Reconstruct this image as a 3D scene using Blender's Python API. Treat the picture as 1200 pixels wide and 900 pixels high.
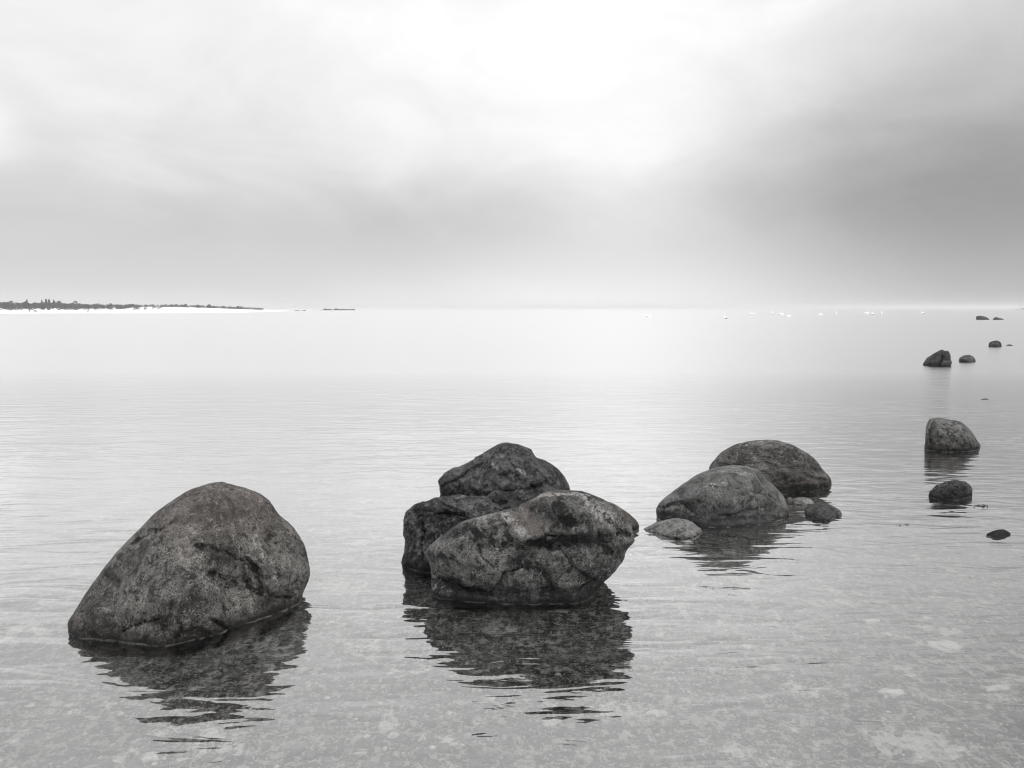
import bpy, bmesh, math, random
import numpy as np
from mathutils import Vector, noise as mn

sc = bpy.context.scene
for o in list(bpy.data.objects): bpy.data.objects.remove(o, do_unlink=True)
col = sc.collection
R = math.radians

# ------------------------------------------------------------------ camera
F = 28 / 36 * 1200.0            # focal length in photo pixels (1200 wide)
CAMH = 1.6
HORIZ = 361.0
PITCH = math.atan((450 - HORIZ) / F)
cam_d = bpy.data.cameras.new("camera")
cam_d.lens = 28; cam_d.sensor_width = 36; cam_d.clip_start = 0.05; cam_d.clip_end = 20000
cam = bpy.data.objects.new("camera", cam_d); col.objects.link(cam)
cam.location = (0, 0, CAMH); cam.rotation_euler = (math.pi / 2 - PITCH, 0, 0)
sc.camera = cam

# ------------------------------------------------------------------ output
sc.view_settings.view_transform = 'Standard'
sc.view_settings.look = 'None'
sc.view_settings.exposure = 0.0
sc.view_settings.gamma = 1.0
sc.render.engine = 'CYCLES'
sc.cycles.use_denoising = True
sc.cycles.filter_width = 1.0
sc.cycles.max_bounces = 8
sc.cycles.transparent_max_bounces = 8
sc.cycles.volume_bounces = 1
sc.cycles.sample_clamp_indirect = 4.0

SUN_EL, SUN_AZ = R(58), R(140)      # azimuth clockwise from +Y (the view direction)

# ------------------------------------------------------------------ node helpers
class NT:
    def __init__(s, nt):
        s.nt = nt; s.n = nt.nodes; s.l = nt.links
    def new(s, t, **kw):
        n = s.n.new(t)
        for k, v in kw.items(): setattr(n, k, v)
        return n
    def put(s, sock, v):
        if hasattr(v, 'node'): s.l.new(v, sock)
        elif v is not None:
            try: sock.default_value = v
            except Exception: sock.default_value = (v, v, v)
    def m(s, op, a, b=None, c=None, clamp=False):
        n = s.new('ShaderNodeMath', operation=op); n.use_clamp = clamp
        s.put(n.inputs[0], a)
        if b is not None: s.put(n.inputs[1], b)
        if c is not None: s.put(n.inputs[2], c)
        return n.outputs[0]
    def noise(s, vec, scale, detail=4, rough=0.55, dist=0.0, kind='FBM'):
        n = s.new('ShaderNodeTexNoise'); n.noise_type = kind
        s.put(n.inputs['Vector'], vec); n.inputs['Scale'].default_value = scale
        n.inputs['Detail'].default_value = detail; n.inputs['Roughness'].default_value = rough
        n.inputs['Distortion'].default_value = dist
        return n.outputs['Fac']
    def voro(s, vec, scale, feature='F1', rnd=1.0, out='Distance'):
        n = s.new('ShaderNodeTexVoronoi'); n.feature = feature
        s.put(n.inputs['Vector'], vec); n.inputs['Scale'].default_value = scale
        n.inputs['Randomness'].default_value = rnd
        return n.outputs[out]
    def ramp(s, v, lo, hi, a=0.0, b=1.0, smooth=True):
        n = s.new('ShaderNodeMapRange'); n.interpolation_type = 'SMOOTHSTEP' if smooth else 'LINEAR'
        s.put(n.inputs[0], v); s.put(n.inputs[1], lo); s.put(n.inputs[2], hi); s.put(n.inputs[3], a); s.put(n.inputs[4], b)
        return n.outputs[0]
    def mix(s, f, a, b):
        n = s.new('ShaderNodeMix', data_type='RGBA')
        s.put(n.inputs[0], f)
        for sock, v in ((n.inputs[6], a), (n.inputs[7], b)):
            if hasattr(v, 'node'): s.l.new(v, sock)
            else: sock.default_value = (v[0], v[1], v[2], 1)
        return n.outputs[2]
    def scalev(s, vec, v):
        n = s.new('ShaderNodeVectorMath', operation='MULTIPLY')
        s.put(n.inputs[0], vec); n.inputs[1].default_value = v
        return n.outputs[0]
    def addv(s, vec, v):
        n = s.new('ShaderNodeVectorMath', operation='ADD')
        s.put(n.inputs[0], vec); s.put(n.inputs[1], v)
        return n.outputs[0]
    def bump(s, h, strength, dist, normal=None):
        n = s.new('ShaderNodeBump'); n.inputs['Strength'].default_value = strength
        n.inputs['Distance'].default_value = dist; s.put(n.inputs['Height'], h)
        if normal is not None: s.l.new(normal, n.inputs['Normal'])
        return n.outputs[0]

# ------------------------------------------------------------------ world: overcast sky
w = bpy.data.worlds.new("World"); sc.world = w; w.use_nodes = True
W = NT(w.node_tree); W.n.clear()
tc = W.new('ShaderNodeTexCoord').outputs['Generated']
sep = W.new('ShaderNodeSeparateXYZ'); W.l.new(tc, sep.inputs[0])
dx, dy, dz = sep.outputs
az = W.m('ARCTAN2', dx, dy)
el = W.m('ARCSINE', W.m('MAXIMUM', dz, 0.0))
# soft cloud noise in the direction space; it warps the big masses as well
cdir = W.scalev(tc, (1.0, 1.0, 2.2))
n1 = W.m('SUBTRACT', W.noise(cdir, 1.7, 5, 0.5, 0.3), 0.5)
n2 = W.m('SUBTRACT', W.noise(W.addv(cdir, (7.3, 2.1, 4.4)), 4.2, 6, 0.52, 0.5), 0.5)
azw = W.m('ADD', az, W.m('MULTIPLY', n1, 0.13))
elw = W.m('ADD', el, W.m('MULTIPLY', n2, 0.06))
def gauss(a0, e0, sa, se, amp):
    u = W.m('DIVIDE', W.m('SUBTRACT', azw, a0), sa)
    v = W.m('DIVIDE', W.m('SUBTRACT', elw, e0), se)
    r = W.m('ADD', W.m('MULTIPLY', u, u), W.m('MULTIPLY', v, v))
    return W.m('MULTIPLY', W.m('EXPONENT', W.m('MULTIPLY', r, -1.0)), amp)
# tone of the cloud deck against height (display-like tone, squared up to light below)
crv = W.new('ShaderNodeFloatCurve')
cm = crv.mapping.curves[0]
KEYS = [(0.0, .90), (.03, .875), (.07, .85), (.12, .845), (.2, .905), (.3, .94), (.42, .98), (.6, 1.09), (.9, 1.18), (1.6, 1.26)]
for i, (e, v) in enumerate(KEYS):
    if i < 2: cm.points[i].location = (e / 1.6, v / 1.6)
    else: cm.points.new(e / 1.6, v / 1.6)
crv.mapping.update()
W.put(crv.inputs['Value'], W.m('DIVIDE', el, 1.6))
V = W.m('MULTIPLY', crv.outputs[0], 1.6)
for g in [(.08, .38, .48, .20, .05), (.15, .18, .19, .14, .058), (.50, .135, .21, .14, -.205), (-.62, .40, .22, .12, -.05), (.60, .37, .16, .12, -.05),
          (.95, .16, .28, .14, -.13), (-.42, .10, .34, .07, -.035), (-.575, .175, .04, .035, .10),
          (-.12, .08, .16, .05, -.03), (.78, .44, .32, .30, -.20), (.10, 0.0, .32, .06, .065),  # dark lobe reaching past the upper right view, deepened to darken near water
          (-.30, .02, .25, .03, -.02), (-1.1, .13, .3, .09, -.08), (.56,.0,.2,.04,-.06)]:
    V = W.m('ADD', V, gauss(*g))
V = W.m('ADD', V, W.m('MULTIPLY', n1, 0.09))
V = W.m('ADD', V, W.m('MULTIPLY', n2, W.ramp(el, 0.02, 0.15, 0.0, 0.20)))
n3 = W.m('SUBTRACT', W.noise(W.addv(W.scalev(tc, (1, 1, 1.5)), (1.3, 5.1, 2.4)), 9, 6, 0.6, 0.8), 0.5)
V = W.m('ADD', V, W.m('MULTIPLY', n3, W.ramp(el, 0.04, 0.16, 0.0, 0.05)))
L = W.m('POWER', W.m('MAXIMUM', V, 0.1), 2.2)
sky = W.new('ShaderNodeTexSky'); sky.sky_type = 'NISHITA'; sky.sun_disc = False
sky.sun_elevation = SUN_EL; sky.sun_rotation = SUN_AZ
bw = W.new('ShaderNodeRGBToBW'); W.l.new(sky.outputs[0], bw.inputs[0])
# a little light of the clear sky filters through the deck (everything in the photo is near neutral)
tot = W.m('ADD', W.m('MULTIPLY', L, 9.75), W.m('MULTIPLY', bw.outputs[0], 0.02))
bg = W.new('ShaderNodeBackground'); bg.inputs['Strength'].default_value = 0.1
cc = W.new('ShaderNodeCombineColor')
for i, k in enumerate((1.0, 1.0, 1.0)): W.l.new(W.m('MULTIPLY', tot, k), cc.inputs[i])
W.l.new(cc.outputs[0], bg.inputs['Color'])
wo = W.new('ShaderNodeOutputWorld'); W.l.new(bg.outputs[0], wo.inputs['Surface'])

# ------------------------------------------------------------------ sun behind the clouds
sl = bpy.data.lights.new("sun", 'SUN'); sl.energy = 1.4; sl.angle = R(28); sl.color = (1, .985, .96)
so = bpy.data.objects.new("sun", sl); col.objects.link(so)
sd = Vector((math.sin(SUN_AZ) * math.cos(SUN_EL), math.cos(SUN_AZ) * math.cos(SUN_EL), math.sin(SUN_EL)))
so.rotation_euler = (-sd).to_track_quat('-Z', 'Y').to_euler(); so.location = sd * 60

# ------------------------------------------------------------------ helpers
def tag(o, label=None, cat=None, group=None, kind=None):
    if label: o['label'] = label
    if cat: o['category'] = cat
    if group: o['group'] = group
    if kind: o['kind'] = kind
    return o

def ray(x, y):
    """direction through photo pixel (x, y), scaled so its Y component is 1"""
    x = np.asarray(x, float); y = np.asarray(y, float)
    cx, cy = x - 600, 450 - y
    Y = math.cos(PITCH) * F + math.sin(PITCH) * cy
    Z = -math.sin(PITCH) * F + math.cos(PITCH) * cy
    return cx / Y, Z / Y
def ywater(y, h=0.0):
    return (CAMH - h) / -ray(600, y)[1]
def spot(x, y, h=0.0):
    Y = float(ywater(y, h)); return float(ray(x, y)[0]) * Y, Y

def mesh_obj(name, verts, faces, mat, loc=(0, 0, 0), parent=None, smooth=True):
    me = bpy.data.meshes.new(name)
    me.from_pydata([tuple(v) for v in verts], [], [tuple(f) for f in faces])
    if smooth: me.polygons.foreach_set('use_smooth', [True] * len(me.polygons))
    me.materials.append(mat); me.update()
    o = bpy.data.objects.new(name, me); col.objects.link(o); o.location = loc
    if parent is not None: o.parent = parent
    return o

_ico = {}
def ico(n):
    if n not in _ico:
        bm = bmesh.new(); bmesh.ops.create_icosphere(bm, subdivisions=n, radius=1)
        bm.verts.ensure_lookup_table()
        v = np.array([x.co[:] for x in bm.verts]); f = np.array([[q.index for q in p.verts] for p in bm.faces])
        bm.free(); _ico[n] = (v, f)
    return _ico[n]

def fresh(name):
    m = bpy.data.materials.new(name); m.use_nodes = True
    t = NT(m.node_tree); t.n.clear()
    out = t.new('ShaderNodeOutputMaterial')
    return m, t, out

# ------------------------------------------------------------------ materials
def rock_material(name, dark, mid, light, scale=1.0, speck=0.5, bumpk=1.0, warm=0.0, rough=.62, sheen_top=0.0, grain=(1,1,1), algae_shade=1.0):
    m, t, out = fresh(name)
    geo = t.new('ShaderNodeNewGeometry'); pos = geo.outputs['Position']
    p = t.scalev(pos, tuple(scale * g for g in grain))
    big = t.noise(p, 3.0, 5, .6, .4)
    med = t.noise(p, 14, 6, .65, .5)
    fine = t.noise(p, 40, 7, .78, .4)
    grit = t.noise(p, 105, 3, .7)
    def c(v, wm=warm): return (v * (1 + wm), v, v * (1 - wm))
    a = t.mix(t.ramp(big, .44, .56), c(dark * 1.3), c(mid))
    a = t.mix(t.ramp(med, .50, .62, 0, .85), a, c(dark * .35))
    a = t.mix(t.ramp(med, .28, .44, .8, 0), a, c(light))
    patch0 = t.ramp(t.noise(t.addv(p, (9, 4, 2)), 6, 4, .65, .8), .38, .64, .05, 1.0)
    a = t.mix(t.m('MULTIPLY', t.ramp(fine, .53, .62, 0, .8 * speck), patch0), a, c(light * 1.4, warm * .6))
    a = t.mix(t.ramp(fine, .37, .47, .9, 0), a, c(dark * .18))
    patch = t.ramp(t.noise(t.addv(p, (5, 2, 8)), 5, 4, .65, .6), .40, .62, .15, 1.0)
    a = t.mix(t.m('MULTIPLY', t.ramp(grit, .60, .70, 0, .75 * speck), patch), a, c(.36, warm * .4))
    pits = t.noise(t.addv(p, (1, 7, 3)), 58, 6, .78, .5)
    a = t.mix(t.m('MULTIPLY', t.ramp(pits, .40, .47, .95, 0), t.ramp(patch, .05, .9, 1.0, .45)), a, c(dark * .12))
    fleck = t.noise(t.addv(p, (4, 4, 6)), 135, 2, .6)
    a = t.mix(t.m('MULTIPLY', t.ramp(fleck, .40, .46, .8, 0), t.ramp(t.noise(t.addv(p, (2, 8, 1)), 7, 4, .7, .5), .38, .60, .1, 1)), a, c(dark * .3))
    a = t.mix(t.m('MULTIPLY', t.ramp(fleck, .56, .62, 0, .6 * speck), t.ramp(med, .3, .6, 1, .25)), a, c(light * 1.25, warm))
    # stains with shapes of their own (bird lime, lichen, algae) and shade painted along cracks, kept as attributes on the mesh
    at = t.new('ShaderNodeAttribute'); at.attribute_name = 'pale'
    at2 = t.new('ShaderNodeAttribute'); at2.attribute_name = 'dark'
    at3 = t.new('ShaderNodeAttribute'); at3.attribute_name = 'rust'
    nz = t.noise(p, 42, 6, .75, .6)
    pf = t.ramp(t.m('ADD', at.outputs['Fac'], t.m('MULTIPLY', t.m('SUBTRACT', nz, .5), 2.2)), .38, .70)
    pf = t.m('MULTIPLY', pf, t.ramp(at.outputs['Fac'], 0.02, .25))
    nz2 = t.noise(p, 24, 6, .75, .8)
    df = t.ramp(t.m('ADD', at2.outputs['Fac'], t.m('MULTIPLY', t.m('SUBTRACT', nz2, .5), 2.4)), .35, .75)
    df = t.m('MULTIPLY', df, t.ramp(at2.outputs['Fac'], 0.02, .25))
    a = t.mix(t.m('MULTIPLY', at3.outputs['Fac'], .5), a, (.19, .152, .135))
    a = t.mix(t.m('MULTIPLY', df, .9), a, c(.010))
    a = t.mix(t.m('MULTIPLY', pf, .85), a, (.50, .49, .475))
    # wet foot of the stone and a painted pale glint for the sky in the meniscus
    sp = t.new('ShaderNodeSeparateXYZ'); t.l.new(pos, sp.inputs[0])
    z = t.m('ADD', sp.outputs[2], t.m('MULTIPLY', t.m('SUBTRACT', t.noise(pos, 7, 5, .65), .5), .09))
    wet = t.ramp(z, .008 * algae_shade, .008 + .027 * algae_shade, 1, 0)
    a = t.mix(t.m('MULTIPLY', wet, .82), a, c(.007))
    za = t.m('ADD', sp.outputs[2], t.m('MULTIPLY', t.m('SUBTRACT', t.noise(pos, 5, 6, .7), .5), .30))
    a = t.mix(t.ramp(za, .02, .13, .62 * algae_shade, 0), a, c(.016))  # algae zone, with shade of the undersides painted into the same band
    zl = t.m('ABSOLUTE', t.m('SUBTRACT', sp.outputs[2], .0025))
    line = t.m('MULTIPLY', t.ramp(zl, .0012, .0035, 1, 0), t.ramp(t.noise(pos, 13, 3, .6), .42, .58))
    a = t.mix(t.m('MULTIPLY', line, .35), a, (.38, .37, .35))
    b = t.new('ShaderNodeBsdfPrincipled')
    t.l.new(a, b.inputs['Base Color'])
    r = t.ramp(fine, .3, .7, rough - .12, rough + .15)
    r = t.m('SUBTRACT', r, t.m('MULTIPLY', wet, .25))
    t.l.new(r, b.inputs['Roughness'])
    b.inputs['Specular IOR Level'].default_value = .16
    cr = t.voro(t.addv(p, t.scalev(t.new('ShaderNodeTexNoise').outputs['Color'], (.0, .0, .0))), 9, 'DISTANCE_TO_EDGE')
    nb = t.bump(big, .5, .05 * bumpk)
    nb = t.bump(med, .8, .022 * bumpk, nb)
    nb = t.bump(fine, 1.0, .014 * bumpk, nb)
    nb = t.bump(pits, 1.0, .009 * bumpk, nb)
    nb = t.bump(grit, 1.0, .003 * bumpk, nb)
    t.l.new(nb, b.inputs['Normal'])
    t.l.new(b.outputs[0], out.inputs[0])
    return m

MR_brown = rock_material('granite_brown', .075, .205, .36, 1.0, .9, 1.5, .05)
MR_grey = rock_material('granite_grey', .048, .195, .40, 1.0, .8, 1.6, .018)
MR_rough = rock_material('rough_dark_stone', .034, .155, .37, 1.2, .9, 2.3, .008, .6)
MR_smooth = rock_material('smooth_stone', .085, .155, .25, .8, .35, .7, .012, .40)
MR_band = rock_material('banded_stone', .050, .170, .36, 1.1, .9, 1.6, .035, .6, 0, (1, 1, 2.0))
MR_pale = rock_material('pale_stone', .17, .28, .40, 1.5, .5, 1.0, .012, .5, algae_shade=.1)
MR_cap = rock_material('grey_cap_stone', .06, .13, .22, 1.5, .5, 1.0, .012, .5, algae_shade=.2)
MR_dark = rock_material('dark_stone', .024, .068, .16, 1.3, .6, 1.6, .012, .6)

# ------------------------------------------------------------------ rock builder
def catmull(P, k=14):
    P = np.array(P, float); n = len(P); out = []
    for i in range(n):
        p0, p1, p2, p3 = P[i - 1], P[i], P[(i + 1) % n], P[(i + 2) % n]
        for j in range(k):
            s = j / k
            out.append(.5 * ((2 * p1) + (-p0 + p2) * s + (2 * p0 - 5 * p1 + 4 * p2 - p3) * s * s + (-p0 + 3 * p1 - 3 * p2 + p3) * s ** 3))
    return np.array(out)

def seg_dist(x, y, pts):
    d = np.full(x.shape, 1e9)
    for (x0, y0), (x1, y1) in zip(pts[:-1], pts[1:]):
        vx, vy = x1 - x0, y1 - y0; L2 = vx * vx + vy * vy + 1e-9
        s = np.clip(((x - x0) * vx + (y - y0) * vy) / L2, 0, 1)
        d = np.minimum(d, np.hypot(x - x0 - s * vx, y - y0 - s * vy))
    return d

def rock(name, label, outline, wl, mat, contact, back, sub=5, box=.85, dents=(), cracks=(), pale=(), dark=(), rust=(),
         noise=(.03, .010, .004), seed=0, group=None, ridged=0.0, centre=None, cut=None, cat='boulder', bmax=None, lean=.06):
    """outline: silhouette seen from the shore, carried on below the water; wl: where the water meets the near face;
    contact: pixel rows where the left and right ends of the silhouette touch the water."""
    v, f = ico(sub)
    O = catmull(outline)
    cx, cy = centre if centre else ((O[:, 0].min() + O[:, 0].max()) / 2, (O[:, 1].min() + O[:, 1].max()) / 2)
    ang = np.arctan2(-(O[:, 1] - cy), O[:, 0] - cx); rad = np.hypot(O[:, 0] - cx, O[:, 1] - cy)
    od = np.argsort(ang); ang = ang[od]; rad = rad[od]
    ang = np.concatenate([ang - 2 * np.pi, ang, ang + 2 * np.pi]); rad = np.tile(rad, 3)
    def Rf(th): return np.interp(th, ang, rad)
    x0, x1 = O[:, 0].min(), O[:, 0].max()
    yl, yr = ywater(contact[0]), ywater(contact[1])
    ytop = O[:, 1].min()
    def Yc(x, y=None):
        base = yl + (yr - yl) * np.clip((x - x0) / (x1 - x0), 0, 1)
        if y is None: return base
        yc_ = contact[0] + (contact[1] - contact[0]) * np.clip((x - x0) / (x1 - x0), 0, 1)
        return base + lean * np.clip((yc_ - y) / (yc_ - ytop), -.5, 1)
    # how far the near face must stand out for the water line to fall where it does
    wx = np.array([p[0] for p in wl], float); wy = np.array([p[1] for p in wl], float)
    q = np.linspace(wx.min(), wx.max(), 60); qy = np.interp(q, wx, wy)
    rho = np.hypot(q - cx, qy - cy) / Rf(np.arctan2(-(qy - cy), q - cx))
    c = np.sqrt(np.clip(1 - rho ** 2, 0, 1)) ** box
    tt = Yc(q, qy) - ywater(qy)
    ok = c > .35
    width = (x1 - x0) / F * (yl + yr) / 2
    if bmax is None: bmax = .75 * width
    if ok.sum() >= 2:
        b = np.clip(tt[ok] / c[ok], .18 * width, bmax)
        qb = q[ok]
        k = 5; bp = np.pad(b, k, mode='edge'); b = np.convolve(bp, np.ones(2 * k + 1) / (2 * k + 1), 'valid')
    else:
        qb, b = np.array([x0, x1]), np.array([.35, .35]) * width
    th = np.arctan2(v[:, 2], v[:, 0]); s = np.hypot(v[:, 0], v[:, 2]); cc_ = np.abs(v[:, 1]) ** box
    r = Rf(th) * s
    px, py = cx + r * np.cos(th), cy - r * np.sin(th)
    front = v[:, 1] < 0
    Y = np.where(front, Yc(px, py) - np.interp(px, qb, b) * cc_, Yc(px, py) + back * cc_)
    fw = np.clip(-v[:, 1] * 5, 0, 1)
    for (dx_, dy_, rx, ry, an, dep) in dents:            # + pushes the face in
        ca, sa = math.cos(R(an)), math.sin(R(an)); ux, uy = px - dx_, -(py - dy_)
        g = np.exp(-(((ux * ca + uy * sa) / rx) ** 2 + ((-ux * sa + uy * ca) / ry) ** 2))
        Y = Y + fw * dep * 1.5 * g
    tex = np.zeros((len(v), 3))
    def V3(k, x, y, z): return Vector((x, y, z))
    for (pts, wpx, dep) in cracks:
        wob = np.array([mn.noise(Vector((a * .12, b_ * .12, seed))) for a, b_ in zip(px, py)]) * wpx * 1.6
        d = seg_dist(px + wob, py + wob, pts)
        Y = Y + fw * dep * 1.5 * np.exp(-(d / wpx) ** 2)
    rx_, rz_ = ray(px, py)
    P = np.stack([rx_ * Y, Y, CAMH + rz_ * Y], 1)
    # stains and painted crack shade
    def field(lst):
        a = np.zeros(len(v))
        for it in lst:
            pts, wpx, amp = it
            a = np.maximum(a, fw * amp * np.exp(-(seg_dist(px, py, pts) / wpx) ** 2))
        return a
    dark = list(dark) + [(p_, w_ * 1.1, .62) for p_, w_, _ in cracks]  # cracks get painted shade with their dirt, as relief alone shades weakly
    A = {'pale': field(pale), 'dark': field(dark), 'rust': field(rust)}
    # relief
    mid = P.mean(0)
    me = bpy.data.meshes.new(name)
    me.from_pydata(P.tolist(), [], f.tolist()); me.update()
    N = np.zeros(len(v) * 3); me.vertices.foreach_get('normal', N); N = N.reshape(-1, 3)
    W_ = max(width, .05); a1, a2, a3 = [1.45 * k_ * min(1.0, W_ / .9) if W_ < .9 else k_ for k_ in noise]
    sx = 1.0 / W_
    off = Vector((seed * 3.7, seed * 1.3, seed * 2.1))
    D = np.empty(len(v))
    for i in range(len(v)):
        p = Vector(P[i]); q1 = p * (2.6 * sx) + off
        d = a1 * 2.0 * mn.noise(q1)
        d += a2 * 2 * mn.fractal(p * (9 * sx) + off, 1.0, 2.1, 4)
        d += a3 * 2 * mn.fractal(p * (34 * sx) + off, .8, 2.1, 3)
        if ridged:
            vd = mn.voronoi(p * (5.5 * sx) + off)[0]
            d -= ridged * (0.9 - min(.9, (vd[1] - vd[0]) * 2.2)) * .6
            d += ridged * mn.cell(p * (5.5 * sx) + off) * 0
            d += ridged * .5 * (mn.ridged_multi_fractal(p * (7 * sx) + off, 1.0, 2.2, 4, 1.0, 2.0) - 1.0)
        D[i] = d
    if D.size: D -= np.mean(D)
    edge = .35 + .65 * np.clip(np.abs(v[:, 1]) * 3, 0, 1)       # gentler relief on the silhouette ring
    P = P + N * (D * edge)[:, None]
    org = np.array([mid[0], mid[1], 0.0])
    me.vertices.foreach_set('co', (P - org).ravel())
    me.polygons.foreach_set('use_smooth', [True] * len(me.polygons))
    for k_, a_ in A.items():
        at = me.attributes.new(k_, 'FLOAT', 'POINT'); at.data.foreach_set('value', a_)
    me.materials.append(mat); me.update()
    o = bpy.data.objects.new(name, me); col.objects.link(o); o.location = org
    tag(o, label, cat, group)
    return o

#ROCKS

G_B = 'boulders standing in the shallow water'
G_F = 'small far rocks in the water'
rock('boulder', 'large brown grey dome boulder at the left, highest and widest of all',
     [(80, 733), (87, 718), (96.7, 702), (115, 678), (133.4, 654.5), (150, 636), (166, 618), (188.4, 598), (214, 582), (236, 572.7), (258, 569),
      (280, 573.8), (309.5, 585), (326, 603), (346, 619.7), (359, 641.7), (363.7, 663.7), (362.6, 680), (354, 700), (345, 735), (320, 775), (270, 810), (200, 822), (130, 805), (90, 765)],
     [(80, 735), (87.5, 741), (107.7, 744.4), (137, 749), (166, 756.5), (192, 760), (221, 753.6), (247, 748), (273, 737), (295, 726), (317, 719), (339, 714), (350, 708)],
     MR_brown, (735, 702), .42, sub=7, lean=.22, box=.8, seed=1, noise=(.022, .008, .003),
     dents=[(172, 625, 30, 9, 38, .035), (285, 665, 34, 20, -15, .018), (250, 640, 60, 22, -20, -.03), (285, 690, 30, 14, 20, .022), (200, 690, 45, 30, 30, -.03),
            (330, 665, 22, 22, 0, -.03), (322, 705, 30, 12, 20, .035), (315, 628, 20, 10, -50, .02)],
     cracks=[([(150, 640), (175, 624), (200, 612)], 2.2, .014),
             ([(145, 740), (158, 732), (186, 726)], 1.3, .02), ([(201, 706), (198, 722), (190, 735)], 1.2, .012), ([(208, 726), (213, 738), (207, 748)], 1.3, .016),
             ([(206, 747), (226, 738), (246, 742)], 1.2, .014), ([(248, 726), (262, 734), (268, 738)], 1.8, .02),
             ([(284, 668), (288, 684), (300, 696), (312, 700)], 1.5, .02), ([(246, 672), (268, 680), (290, 682)], 2.4, .018),
             ([(290, 655), (302, 672), (304, 690)], 1.8, .018), ([(232, 640), (262, 646), (290, 662)], 3, .014), ([(300, 690), (325, 700), (345, 700)], 1.6, .014)],
     dark=[([(262, 648), (288, 660), (300, 668)], 12, .5), ([(250, 682), (290, 690), (312, 698)], 12, .52), ([(292, 668), (296, 695)], 9, .45), ([(312, 620), (330, 650)], 9, .42), ([(150, 660), (185, 690)], 20, .30), ([(130, 700), (160, 735)], 16, .28), ([(322, 655), (342, 672)], 11, .4)],
     pale=[([(295, 630), (318, 660), (324, 682)], 7, .42), ([(208, 630), (250, 622), (268, 640)], 9, .30), ([(330, 684), (345, 690)], 6, .4)],
     rust=[([(220, 600), (300, 600)], 30, .5)], group=G_B)

rock('boulder', 'wide saddle topped boulder with pale streaks, in front of the middle cluster',
     [(498, 646), (509, 635), (524, 624), (543.5, 611), (568, 603), (593, 597.6), (607, 595), (620.5, 586.6), (637, 578), (653.5, 575), (675.5, 574), (692, 577),
      (708.5, 584), (722, 595), (733, 607), (741, 621), (743, 635), (736, 645), (730.5, 659.5), (719.5, 672), (706, 683), (698, 697), (690, 722), (650, 748), (590, 752), (535, 738), (512, 712), (507, 692), (505, 670.5), (501, 656)],
     [(508, 694), (519, 698), (541, 702), (574, 706), (615, 708), (653.5, 708), (684, 704), (697, 697)],
     MR_grey, (694, 690), .40, sub=7, lean=-.05, box=.75, seed=2, noise=(.020, .009, .004), ridged=.012,
     dents=[(628, 602, 20, 14, -20, .09), (668, 600, 22, 16, 10, -.07), (640, 640, 80, 7, 3, .045), (575, 660, 40, 26, 0, -.05), (690, 640, 30, 20, 0, -.03),
            (560, 625, 45, 16, 25, -.03), (712, 610, 12, 34, -40, -.045), (702, 622, 8, 20, -20, .05), (540, 688, 36, 4, -10, .06), (600, 690, 60, 8, 0, .03), (580, 612, 30, 8, 8, -.03)],
     cracks=[([(514, 678), (535, 683), (556, 689), (570, 690)], 2.6, .045), ([(594, 675), (595, 700)], 1.6, .03), ([(618, 633), (645, 628), (680, 628), (735, 625)], 2.6, .03),
             ([(578, 690), (590, 672), (612, 664)], 1.6, .02), ([(655, 640), (670, 662), (690, 676)], 1.8, .018), ([(700, 620), (708, 640), (718, 648)], 2, .02),
             ([(630, 690), (650, 680), (665, 668)], 1.6, .018), ([(560, 640), (566, 655), (578, 664)], 1.6, .016), ([(676, 690), (700, 676), (716, 668)], 1.8, .02)],
     pale=[([(592, 602), (604, 614), (616, 628)], 9, .62), ([(560, 606), (640, 579), (690, 577)], 3.5, .62), ([(682, 578), (700, 604), (722, 624)], 6, .62), ([(530, 668), (560, 676)], 12, .30), ([(660, 660), (700, 655)], 12, .30), ([(700, 590), (728, 618)], 8, .45), ([(722, 624), (738, 632)], 6, .45), ([(628, 594), (634, 606)], 4, .45), ([(518, 678), (509, 690)], 2, .6), ([(640, 620), (672, 618)], 3.5, .4), ([(505, 650), (508, 668)], 2.5, .3)],
     rust=[([(612, 606), (628, 618)], 11, 1.0), ([(610, 594), (660, 576)], 5, .7)],
     dark=[([(655, 594), (668, 612)], 13, .8), ([(624, 636), (700, 634), (712, 646)], 9, .8), ([(612, 652), (640, 672), (650, 690)], 14, .62), ([(545, 616), (575, 632)], 15, .62), ([(570, 640), (600, 636)], 10, .5), ([(536, 684), (565, 690)], 5, .7), ([(700, 640), (705, 650)], 8, .5)], group=G_B)

rock('boulder', 'squat blocky rock at the left end of the middle cluster, half hidden',
     [(476, 602), (486, 592), (499.5, 589), (516, 583), (535, 580.5), (554.5, 584), (571, 588), (588, 598), (596, 620), (592, 660), (570, 690), (530, 700), (490, 692), (474, 672), (470.6, 657), (473, 640), (473, 618)],
     [(471, 664), (480, 666), (491, 669), (505, 672), (530, 674), (560, 674)],
     MR_rough, (661, 650), .30, sub=6, box=.6, seed=3, noise=(.018, .010, .005), ridged=.02,
     dents=[(500, 600, 30, 5, 10, .02), (488, 640, 12, 30, 0, -.03), (530, 595, 40, 8, -10, -.03)],
     cracks=[([(490, 607), (520, 602), (545, 603)], 1.8, .02), ([(497, 612), (494, 640), (498, 660)], 1.8, .02), ([(516, 590), (536, 598)], 1.6, .014)],
     dark=[([(480, 615), (482, 650)], 12, .5)], pale=[([(500, 594), (560, 592)], 8, .26)], group=G_B)

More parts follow.
